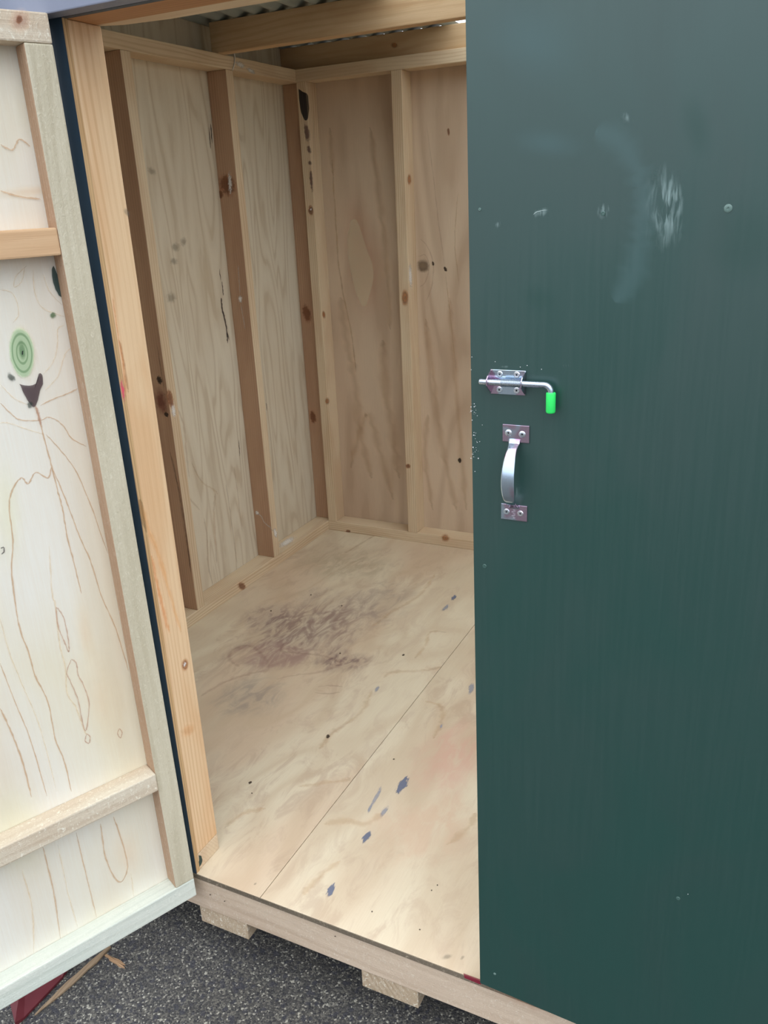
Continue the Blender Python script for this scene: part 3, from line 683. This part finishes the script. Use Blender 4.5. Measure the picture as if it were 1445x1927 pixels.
# left door panel
bpy.context.view_layer.update()
Mw = d1.matrix_world
def dplane(dep): return (Mw @ Vector((0, -dep, 0)), (Mw.to_3x3() @ Vector((0, 1, 0))).normalized())
P = dplane(SD)
m_blob(dp, P, (190, 1320), (225, 1480), (250, 1305), K_TANZ); m_blob(dp, P, (160, 1190), (178, 1290), (185, 1180), K_TANZ); m_blob(dp, P, (240, 1605), (258, 1690), (285, 1590), K_TANZ)
m_blob(dp, P, (20, 1560), (60, 1700), (120, 1540), K_YEL); m_blob(dp, P, (15, 960), (30, 1120), (60, 950), K_YEL)
m_blob(dp, P, (60, 360), (62, 376), (-70, 372), K_TANZ); m_blob(dp, P, (50, 200), (60, 300), (90, 200), mark('rose_figure', 'DCBFB0', 0.45, 'blob', 0.9, 10, 0.3))
for w, k, ps in [
    (0.0045, K_TAN, [(67.4, 766), (74.2, 790), (81, 817), (94.4, 868), (108, 922), (118, 960), (126, 1008), (140, 1063), (153, 1117)]),
    (0.0030, K_TAN, [(86, 817), (108, 841), (140, 882), (162, 930), (174, 960), (202, 1041)]),
    (0.0035, K_TAN, [(97, 879), (116, 922), (132, 963), (151, 1013), (171, 1058), (190, 1120), (218, 1184), (241, 1262)]),
    (0.0045, K_TAN, [(96, 879), (90, 899), (67, 889), (53, 910), (40, 899), (24, 920), (17, 952), (24, 1016), (22, 1080), (36, 1178), (53, 1226), (67, 1274), (90, 1321), (104, 1391), (120, 1430), (134, 1489)]),
    (0.0028, K_TAN2, [(0, 1164), (17, 1226), (39, 1282), (62, 1335), (81, 1389), (106, 1489)]),
    (0.0035, K_TAN, [(0, 1248), (28, 1321), (56, 1389), (88, 1498)]),
    (0.0055, K_TAN, [(0, 1332), (22, 1380), (42, 1433), (59, 1500)]),
    (0.0030, K_TAN, [(0, 758), (20, 778), (38, 790), (74, 791), (92, 785), (116, 798), (135, 825), (162, 840)]),
    (0.0028, K_TAN2, [(0, 796), (16, 796), (54, 809), (81, 817)]),
    (0.0035, K_TAN, [(75, 763), (100, 751), (130, 739), (146, 731)]), (0.003, K_TAN2, [(81, 704), (100, 680), (108, 647), (108, 620), (119, 612)]),
    (0.0035, K_TAN2, [(84, 734), (108, 709), (121, 669), (132, 655)]), (0.003, K_TAN2, [(0, 723), (27, 750), (54, 762)]),
    (0.0025, K_TAN2, [(62, 507), (65, 550), (81, 580), (121, 596)]), (0.003, K_TAN2, [(0, 545), (24, 553), (35, 588), (24, 607)]),
    (0.0025, K_TAN2, [(81, 515), (92, 547), (116, 574)]), (0.0025, K_TAN2, [(50, 500), (30, 520), (26, 540), (40, 530), (46, 505)]),
    (0.0045, K_TAN2, [(92, 1027), (98, 1117), (104, 1139), (112, 1212), (123, 1257), (126, 1304), (143, 1332), (157, 1372), (163, 1382)]),
    (0.0035, K_BRN, [(105, 1142), (109, 1178), (120, 1206), (129, 1226), (128, 1204), (121, 1167), (111, 1148), (105, 1142)]),
    (0.0035, K_BRN, [(134, 1240), (125, 1265), (132, 1282), (146, 1316), (160, 1375), (167, 1324), (157, 1290), (147, 1271), (143, 1248), (134, 1240)]),
    (0.0035, K_BRN, [(162, 1382), (160, 1394), (167, 1398), (169, 1386), (162, 1380)]), (0.003, K_BRN, [(224, 1370), (221, 1380), (226, 1388), (229, 1378), (224, 1370)]),
    (0.0045, K_TAN, [(80, 1592), (100, 1676), (113, 1765)]), (0.0035, K_TAN, [(143, 1566), (160, 1639), (181, 1725)]),
    (0.0035, K_TAN2, [(108, 1589), (128, 1682), (146, 1745)]), (0.0045, K_TAN2, [(40, 1636), (60, 1709), (63, 1792)]),
    (0.0050, K_TAN, [(189, 1549), (199, 1616), (223, 1659), (239, 1636), (233, 1596), (213, 1536)]), (0.003, K_TAN2, [(246, 1642), (251, 1685)]),
    (0.0045, K_TAN, [(0, 272), (23, 282), (36, 262), (56, 276)]), (0.005, K_TAN, [(0, 359), (33, 369), (76, 375)]),
]: m_line(dp, P, ps, w, k, jit=0.35)
m_blob(dp, P, (43, 665), (53, 728), (74, 655), mark('knot_halo', 'C4AC88', 0.7, 'blob', 0.6, 40, 0.2))
m_blob(dp, P, (41, 664), (50, 718), (68, 656), K_KNOTG); m_blob(dp, P, (41, 660), (45, 684), (50, 657), K_KNOTC)
m_poly(dp, P, [(40, 661), (43, 660), (43, 666), (41, 667)], K_BLK)
m_poly(dp, P, [(36, 722), (54, 726), (70, 718), (73, 703), (79, 706), (80, 722), (74, 735), (71, 752), (64, 766), (54, 757), (45, 742)], K_PURP)
m_blob(dp, P, (20, 709), (30, 716), (22, 701), K_DARKG); m_blob(dp, P, (55, 762), (60, 768), (60, 756), K_DARKG); m_blob(dp, P, (99, 593), (104, 599), (104, 588), mark('green_speck', '3F6038', 0.9, 'blob', 0.5, 150, 0.5))
m_poly(dp, P, [(100, 500), (108, 520), (113, 545), (117, 556), (112, 558), (104, 545), (98, 525), (97, 508)], K_GRNP)
m_line(dp, P, [(66, 764), (72, 780), (76, 800)], 0.008, K_BRN); m_line(dp, P, [(0, 1031), (6, 1030), (7, 1037), (2, 1042)], 0.003, K_BLKL)
P0 = dplane(0)
m_blob(drt, P0, (38, 40), (44, 70), (66, 34), mark('rail_knot', '9C7868', 0.6, 'blob', 0.6, 60, 0.3, col2='C4A68C', rings=0))
m_blob(drt, P0, (36, 37), (40, 46), (43, 32), K_KNOT)

# floor
PF = pl(2, 0)
for w, k, ps in [
    (0.0240, K_STL, [(378, 1310), (420, 1285), (470, 1268), (505, 1260), (495, 1235), (470, 1215), (440, 1222), (432, 1240), (450, 1255)]),
    (0.0200, K_STL, [(535, 1210), (530, 1225), (570, 1230), (610, 1235), (640, 1250), (600, 1265), (560, 1270), (520, 1278)]),
    (0.0260, K_FL, [(722, 1275), (740, 1265), (800, 1262), (830, 1255)]), (0.0260, K_FL, [(700, 1300), (680, 1340), (640, 1370), (620, 1385), (600, 1410)]),
    (0.0208, K_FL, [(780, 1240), (800, 1215), (810, 1190), (840, 1190)]), (0.0234, K_FL, [(560, 1480), (640, 1470), (660, 1465)]),
    (0.0312, K_FL, [(610, 1550), (650, 1545), (690, 1550), (720, 1530)]), (0.0260, K_FL, [(800, 1320), (830, 1330), (830, 1360), (815, 1390)]),
    (0.0260, K_FL, [(640, 1620), (590, 1660), (570, 1685)]), (0.0286, K_FL, [(650, 1040), (740, 990), (760, 1000)]), (0.0234, K_FL, [(420, 1560), (460, 1530), (500, 1522)]),
    (0.0120, K_STL, [(598, 1293), (620, 1290), (645, 1293)]), (0.0120, K_STL, [(592, 1304), (620, 1306), (640, 1303)]),
    (0.0260, K_FL, [(840, 1590), (880, 1560), (895, 1530)]), (0.0260, K_FL, [(700, 1180), (740, 1150), (790, 1120), (820, 1080)]),
]: m_line(fa if ps[0][0] < 780 and ps[0][1] < 1500 or ps[0] == (420, 1560) else fb, PF, ps, w, k)
for c, a, b, k, f in [((757, 1478), (771, 1459), (765, 1483), K_BLUE, fb), ((722, 1527), (731, 1515), (727, 1530), K_BLUE2, fb), ((689, 1576), (698, 1563), (696, 1579), K_BLUE, fb), ((623, 1675), (632, 1660), (630, 1678), K_BLUE, fb),
                      ((886, 1297), (892, 1284), (892, 1300), K_BLUE2, fb), ((839, 1144), (848, 1136), (843, 1147), K_BLUE2, fa), ((854, 1125), (860, 1120), (857, 1128), K_BLUE, fa), ((708, 1500), (722, 1472), (712, 1502), K_BLUE2, fb),
                      ((697, 1520), (704, 1505), (700, 1522), K_BLUE2, fb), ((830, 1367), (834, 1362), (833, 1369), K_BLUE2, fb), ((709, 1297), (714, 1290), (712, 1299), K_BLUE2, fa), ((617, 1386), (620, 1382), (620, 1389), K_SPECK, fa),
                      ((471, 1473), (475, 1471), (472, 1476), K_SPECK, fa), ((474, 1493), (475.5, 1492), (475, 1494.5), K_SPECK, fa), ((759, 1233), (762, 1231), (760, 1235), K_SPECK, fa), ((823, 1666), (824.5, 1665), (824, 1667.5), K_SPECK, fb),
                      ((643, 1140), (644.5, 1139), (644, 1141), K_SPECK, fa), ((741, 1429), (743, 1428), (742, 1430.5), K_SPECK, fb), ((480, 1664), (484, 1661), (482, 1666), K_GREY, fa), ((840, 1801), (852, 1795), (846, 1806), K_GREY, fb), ((870, 1803), (875, 1798), (873, 1806), K_GREY, fb)]:
    m_blob(f, PF, c, a, b, k)
for c in [(700, 1716), (812, 1676), (790, 1750), (640, 1230), (510, 1150), (585, 1120)]: m_blob(fb if c[1] > 1500 else fa, PF, c, (c[0]+1.6, c[1]-1), (c[0]+1, c[1]+1.5), K_SPECK)
m_poly(fe, pl(1, -0.0015), [(872, 1831), (905, 1843), (905, 1853), (874, 1840)], K_REDP, 1, 0)

# front post
PJ = pl(0, 0.0); PFZ = pl(1, 0.0)
m_blob(jamb, PJ, (348, 1251), (350, 1267), (357, 1246), K_KNOTR); m_blob(jamb, PJ, (347, 1250), (348, 1255), (351, 1248), K_RES)
m_blob(cle, pl(0, 0.0006), (230.5, 733), (235, 763), (235.5, 730.5), K_PINK)
m_line(jamb, PJ, [(224, 640), (229, 660), (236, 700), (241, 740)], 0.007, mark('bark_line', '8A6040', 0.6, 'line', 0.9, 90, 0.5))
m_line(jamb, PJ, [(212, 560), (220, 620), (232, 690), (238, 760)], 0.006, mark('orange_streak', 'B8743C', 0.55, 'line', 0.9, 90, 0.5))
m_line(jamb, PJ, [(284, 1045), (292, 1085), (305, 1140), (318, 1190)], 0.016, mark('orange_grain', 'C07A40', 0.55, 'line', 1.0, 90, 0.4))
m_line(jamb, PJ, [(262, 940), (280, 1000), (300, 1050), (340, 1190)], 0.02, mark('wide_orange_grain', 'CC8C50', 0.4, 'line', 1.0, 60, 0.4))
m_blob(jamb, PJ, (353, 1375), (374, 1367), (357, 1391), mark('cross_stain', 'B98A58', 0.5, 'blob', 0.9, 40, 0.5))
m_blob(jamb, PJ, (238, 400), (245, 412), (243, 396), K_GREY)
m_poly(pe, PJ, [(374, 1610), (379, 1611), (380, 1622), (374, 1634), (371, 1633), (374, 1622)], K_GRNP)

# left wall sheet and studs
PL_ = pl(0, XW)
for ps, w in [([(413, 506), (415, 527)], 0.006), ([(418, 530), (419, 548), (420, 556)], 0.007), ([(416, 560), (418, 580), (423, 602), (427, 625), (428, 646)], 0.012), ([(427, 625), (431, 640)], 0.008), ([(449, 828), (450, 842), (451, 859)], 0.005), ([(396, 232), (399, 270)], 0.008), ([(393, 240), (396, 280)], 0.007), ([(500.5, 758), (502, 773)], 0.005)]:
    m_line(wl_ply, PL_, ps, w, K_BLKL)
for c, a, b in [((285, 322), (296, 330), (289, 314), ), ((330, 465), (340, 472), (336, 455)), ((327, 492), (336, 498), (333, 485)), ((322, 560), (330, 572), (333, 552)), ((345, 455), (352, 462), (350, 445))]: m_blob(wl_ply, PL_, c, a, b, K_GREY)
K_FIG = mark('wide_brown_figure', 'A88C6C', 0.4, 'line', 1.0, 14, 0.5)
K_FIGB = mark('soft_brown_band', 'A08468', 0.42, 'line', 1.0, 12, 0.4)
for ps, w in [([(405, 928), (402, 960), (404, 1000), (407, 1060)], 0.02), ([(384, 975), (389, 1010), (391, 1060), (400, 1100)], 0.014), ([(360, 870), (378, 905), (400, 920), (410, 930)], 0.012), ([(338, 880), (352, 930), (376, 960)], 0.012), ([(425, 910), (432, 960), (440, 1020), (446, 1060)], 0.012), ([(330, 760), (345, 800), (350, 850), (356, 900)], 0.016), ([(440, 880), (448, 940), (456, 1000)], 0.01)]:
    m_line(wl_ply, PL_, ps, w, K_FIG)
PS = lambda y: pl(1, y)
m_blob(ls1, PS(Y1), (300, 715), (304, 724), (305, 712), K_SPECK); m_blob(ls1, PS(Y1), (303, 755), (312, 790), (318, 750), mark('red_knot', '6A2E28', 0.8, 'blob', 0.7, 60, 0.4)); m_blob(ls1, PS(Y1), (313, 780), (315, 786), (318, 778), K_SPECK)
for ps, w in [([(296, 650), (304, 700), (309, 730)], 0.007), ([(320, 850), (336, 920), (346, 980), (360, 1080)], 0.012)]: m_line(ls1, PS(Y1), ps, w, mark('dark_bark_edge', '40302A', 0.6, 'line', 1.0, 90, 0.7))
m_blob(ls1, pl(0, XL), (326, 772), (330, 792), (331, 768), K_RES); m_blob(ls1, pl(0, XL), (320, 750), (326, 772), (326, 742), K_KNOT)
m_blob(ls2, PS(Y2), (428, 348), (438, 375), (446, 340), K_KNOT); m_blob(ls2, PS(Y2), (433, 345), (435, 372), (438, 343), K_RES); m_blob(ls2, PS(Y2), (415, 366), (418, 376), (421, 360), K_KNOT)
m_line(ls2, PS(Y2), [(448, 500), (450, 530), (452, 555)], 0.004, K_RESL); m_blob(ls2, PS(Y2), (452, 563), (453, 572), (457, 561), K_RES); m_line(ls2, PS(Y2), [(453, 572), (457, 595), (461, 620)], 0.004, K_RESL)
m_line(ls2, PS(Y2), [(483, 963), (492, 972), (497, 982), (508, 992), (514, 1000)], 0.006, K_RESL); m_blob(ls2, PS(Y2), (484, 965), (488, 970), (487, 962), K_RES); m_blob(ls2, pl(0, XL), (518, 1003), (521, 1015), (522, 1000), K_RES)
m_blob(ls3, PS(YB-0.053), (577, 590), (584, 612), (586, 584), K_KNOT); m_blob(ls3, PS(YB-0.053), (589, 785), (594, 800), (596, 780), K_KNOT)
m_blob(ltp, pl(0, XL), (452, 122), (464, 128), (455, 116), K_RES); m_blob(ltp, pl(0, XL), (472, 133), (482, 139), (474, 128), K_RES)
m_blob(lp, pl(0, XL), (455, 1103), (462, 1112), (462, 1098), K_KNOT)
m_blob(lp, pl(2, HP), (540, 1020), (560, 1008), (545, 1026), K_RES)

# back wall
PB = pl(1, D+WP); PBS = pl(1, D)
m_blob(wb_ply, PB, (680, 480), (700, 650), (725, 478), K_RUST)
m_poly(wb_ply, PB, [(660, 415), (672, 416), (688, 463), (703, 508), (696, 553), (685, 577), (670, 550), (658, 505), (653, 457)], K_DIAM)
m_line(wb_ply, PB, [(659, 420), (655, 470), (660, 510), (668, 545)], 0.006, K_STL)
for ps, w, k in [([(625, 300), (632, 420), (640, 520), (660, 620), (670, 700)], 0.012, K_STL2), ([(696, 240), (715, 380), (728, 500), (735, 620)], 0.044, K_FIGB), ([(640, 560), (652, 640), (668, 720), (680, 820), (700, 900)], 0.066, K_FIGB), ([(620, 240), (628, 330)], 0.044, K_FIGB), ([(720, 640), (726, 740), (740, 820), (752, 900)], 0.066, K_FIGB), ([(660, 880), (690, 780), (715, 850), (740, 940)], 0.055, K_FIGB),
                 ([(803, 235), (815, 330), (828, 440), (837, 500)], 0.006, K_STL), ([(790, 450), (803, 462), (815, 495), (812, 540), (800, 570)], 0.008, K_STL), ([(788, 483), (800, 480), (808, 500), (800, 530), (790, 540)], 0.007, K_STL), ([(838, 515), (848, 600), (858, 700)], 0.005, K_STL2), ([(862, 360), (856, 450), (864, 540)], 0.006, K_STL2), ([(800, 600), (815, 700), (826, 800), (845, 900), (860, 960)], 0.048, K_FIGB), ([(845, 560), (856, 700), (868, 850), (878, 960)], 0.044, K_FIGB), ([(805, 780), (800, 860), (815, 960)], 0.044, K_FIGB)]:
    m_line(wb_ply, PB, ps, w, k)
m_blob(wb_ply, PB, (796, 500), (812, 500), (796, 516), mark('ring_knot_grey', '6E5A44', 0.8, 'blob', 0.5, 60, 0.25, col2='3A2E26'))
m_blob(wb_ply, PB, (838, 506), (841, 512), (841, 504), K_SPECK); m_blob(wb_ply, PB, (815, 496), (817, 500), (817, 493), K_SPECK); m_blob(wb_ply, PB, (844, 248), (846, 258), (847, 246), K_KNOT); m_blob(wb_ply, PB, (865, 866), (868, 871), (868, 862), K_SPECK)
m_poly(bs1, PBS, [(562, 167), (571, 173), (580, 180), (581, 216), (576, 227), (569, 218), (564, 195)], K_BLK)
for c, a, b in [((578, 250), (582, 272), (585, 248)), ((582, 282), (585, 292), (587, 280)), ((583, 306), (585, 312), (588, 305)), ((586, 340), (589, 368), (590, 336))]: m_blob(bs1, PBS, c, a, b, mark('purple_bark', '55363A', 0.85, 'blob', 0.5, 80, 0.5))
m_blob(bs1, PBS, (585, 396), (588, 409), (591, 392), K_KNOT); m_blob(bs1, PBS, (585, 394), (586, 397), (588, 392), K_RES)
m_blob(bs1, pl(0, XL+0.0425), (609, 592), (611, 602), (613, 590), K_KNOTR); m_blob(bs1, PBS, (616, 755), (618, 764), (622, 752), K_KNOTR); m_line(bs1, PBS, [(590, 210), (591, 330)], 0.006, K_GSTR)
m_blob(bs2, pl(0, -0.3305), (770, 338), (772, 352), (775, 334), K_KNOTR); m_blob(bs2, PBS, (762, 560), (764, 582), (771, 556), K_KNOTR); m_blob(bs2, pl(0, -0.3305), (772, 520), (774, 550), (776, 516), K_RES); m_blob(bs2, PBS, (768, 877), (772, 882), (773, 873), K_KNOT)
m_blob(bp, PBS, (838, 1012), (842, 1022), (848, 1008), K_KNOTR); m_blob(bp, PBS, (655, 1000), (658, 1004), (661, 997), K_KNOT)
m_blob(rs, pl(1, D+0.03), (742, 85), (746, 92), (750, 82), K_KNOTR)

# green door: scuffs, brush marks, dust
PD = pl(1, YD)
m_blob(dpan, PD, (1245, 400), (1250, 480), (1295, 395), K_SCUFF); m_blob(dpan, PD, (1255, 370), (1257, 440), (1285, 368), K_SCUFF)
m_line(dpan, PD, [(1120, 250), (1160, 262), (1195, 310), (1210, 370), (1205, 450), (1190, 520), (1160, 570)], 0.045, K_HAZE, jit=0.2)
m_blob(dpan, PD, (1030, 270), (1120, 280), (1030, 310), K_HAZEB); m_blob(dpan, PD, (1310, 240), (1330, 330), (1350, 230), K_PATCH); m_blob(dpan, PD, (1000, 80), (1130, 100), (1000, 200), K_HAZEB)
m_blob(dpan, PD, (1010, 560), (1060, 570), (1010, 600), K_PATCH); m_blob(dpan, PD, (1400, 460), (1500, 460), (1400, 580), K_PATCH)
for c, a, b in [((936, 423), (944, 418), (938, 430)), ((1018, 400), (1036, 394), (1020, 410)), ((1135, 398), (1150, 396), (1136, 415)), ((1065, 688), (1075, 686), (1065, 692)), ((1182, 222), (1184, 236), (1196, 222)), ((975, 925), (990, 925), (975, 940)), ((950, 690), (962, 690), (950, 694))]: m_blob(dpan, PD, c, a, b, K_SCUFF)
m_line(dpan, PD, [(1004, 404), (1012, 398), (1030, 395)], 0.0012, mark('scratch', 'B8C8C4', 0.7, 'line', 0.6, 200, 0.5))
for i in range(46):
    y = random.choice([random.gauss(775, 12), random.gauss(800, 30), random.gauss(850, 18)]); x = 884+(y-780)*0.012+abs(random.gauss(6, 7)); r = random.choice([0.5, 0.7, 1.0, 1.5])
    m_blob(dpan, PD, (x, y), (x+r, y), (x, y+r), K_DUST)
for x, y in [(889, 671), (933, 680), (980, 690), (993, 687), (1020, 694), (888, 695), (895, 886), (1295, 1680)]: m_blob(dpan, PD, (x, y), (x+1.2, y), (x, y+1), K_DUST)
# saw furring on the floor beam
K_FUR = mark('pale_wood_fur', 'E4D2BC', 0.85, 'line', 0.6, 300, 0.5)
for i in range(70):
    x = random.choice([random.gauss(400, 22), random.gauss(520, 28)]); yt = 1642+(x-372)*0.42+14+abs(random.gauss(6, 12))
    if x < 378: continue
    m_line(fj, pl(1, 0.0015), [(x, yt), (x+random.uniform(-2, 3), yt+random.uniform(1.5, 5))], 0.0012, K_FUR, n=2, jit=0.2)
m_blob(fj, pl(1, 0.0015), (985, 1882), (1080, 1925), (975, 1895), mark('brown_beam_band', '9A755C', 0.45, 'blob', 0.9, 40, 0.3))  # browner band on the beam along the green door's lower edge
for x, y in [(397, 1682), (424, 1694), (632, 1760)]: m_blob(fj, pl(1, 0.0015), (x, y), (x+1.8, y), (x, y+1.8), K_SPECK)
for i in range(60):
    j = i % 2; x = random.uniform(*((384, 462), (684, 768))[j]); yt = (1712, 1836)[j]+(x-(384, 684)[j])*(0.36)+random.uniform(0, 20)
    m_line(bear[j], pl(1, 0.003), [(x, yt), (x+random.uniform(-2, 3), yt+random.uniform(1.5, 5))], 0.0014, K_FUR, n=2, jit=0.2)

bs1['label'] = 'corner stud with black bark and dark knots down its face'
ls2['label'] = 'reddish stud with a brown knot and white resin'
ls1['label'] = 'reddish stud with dark knots half way up'
jamb['label'] = 'golden pine door post with a pink chalk mark'
dru['label'] = 'orange-brown planed cross rail'; drb['label'] = 'pale greenish-white bottom rail'; drm['label'] = 'rough pinkish cross rail'
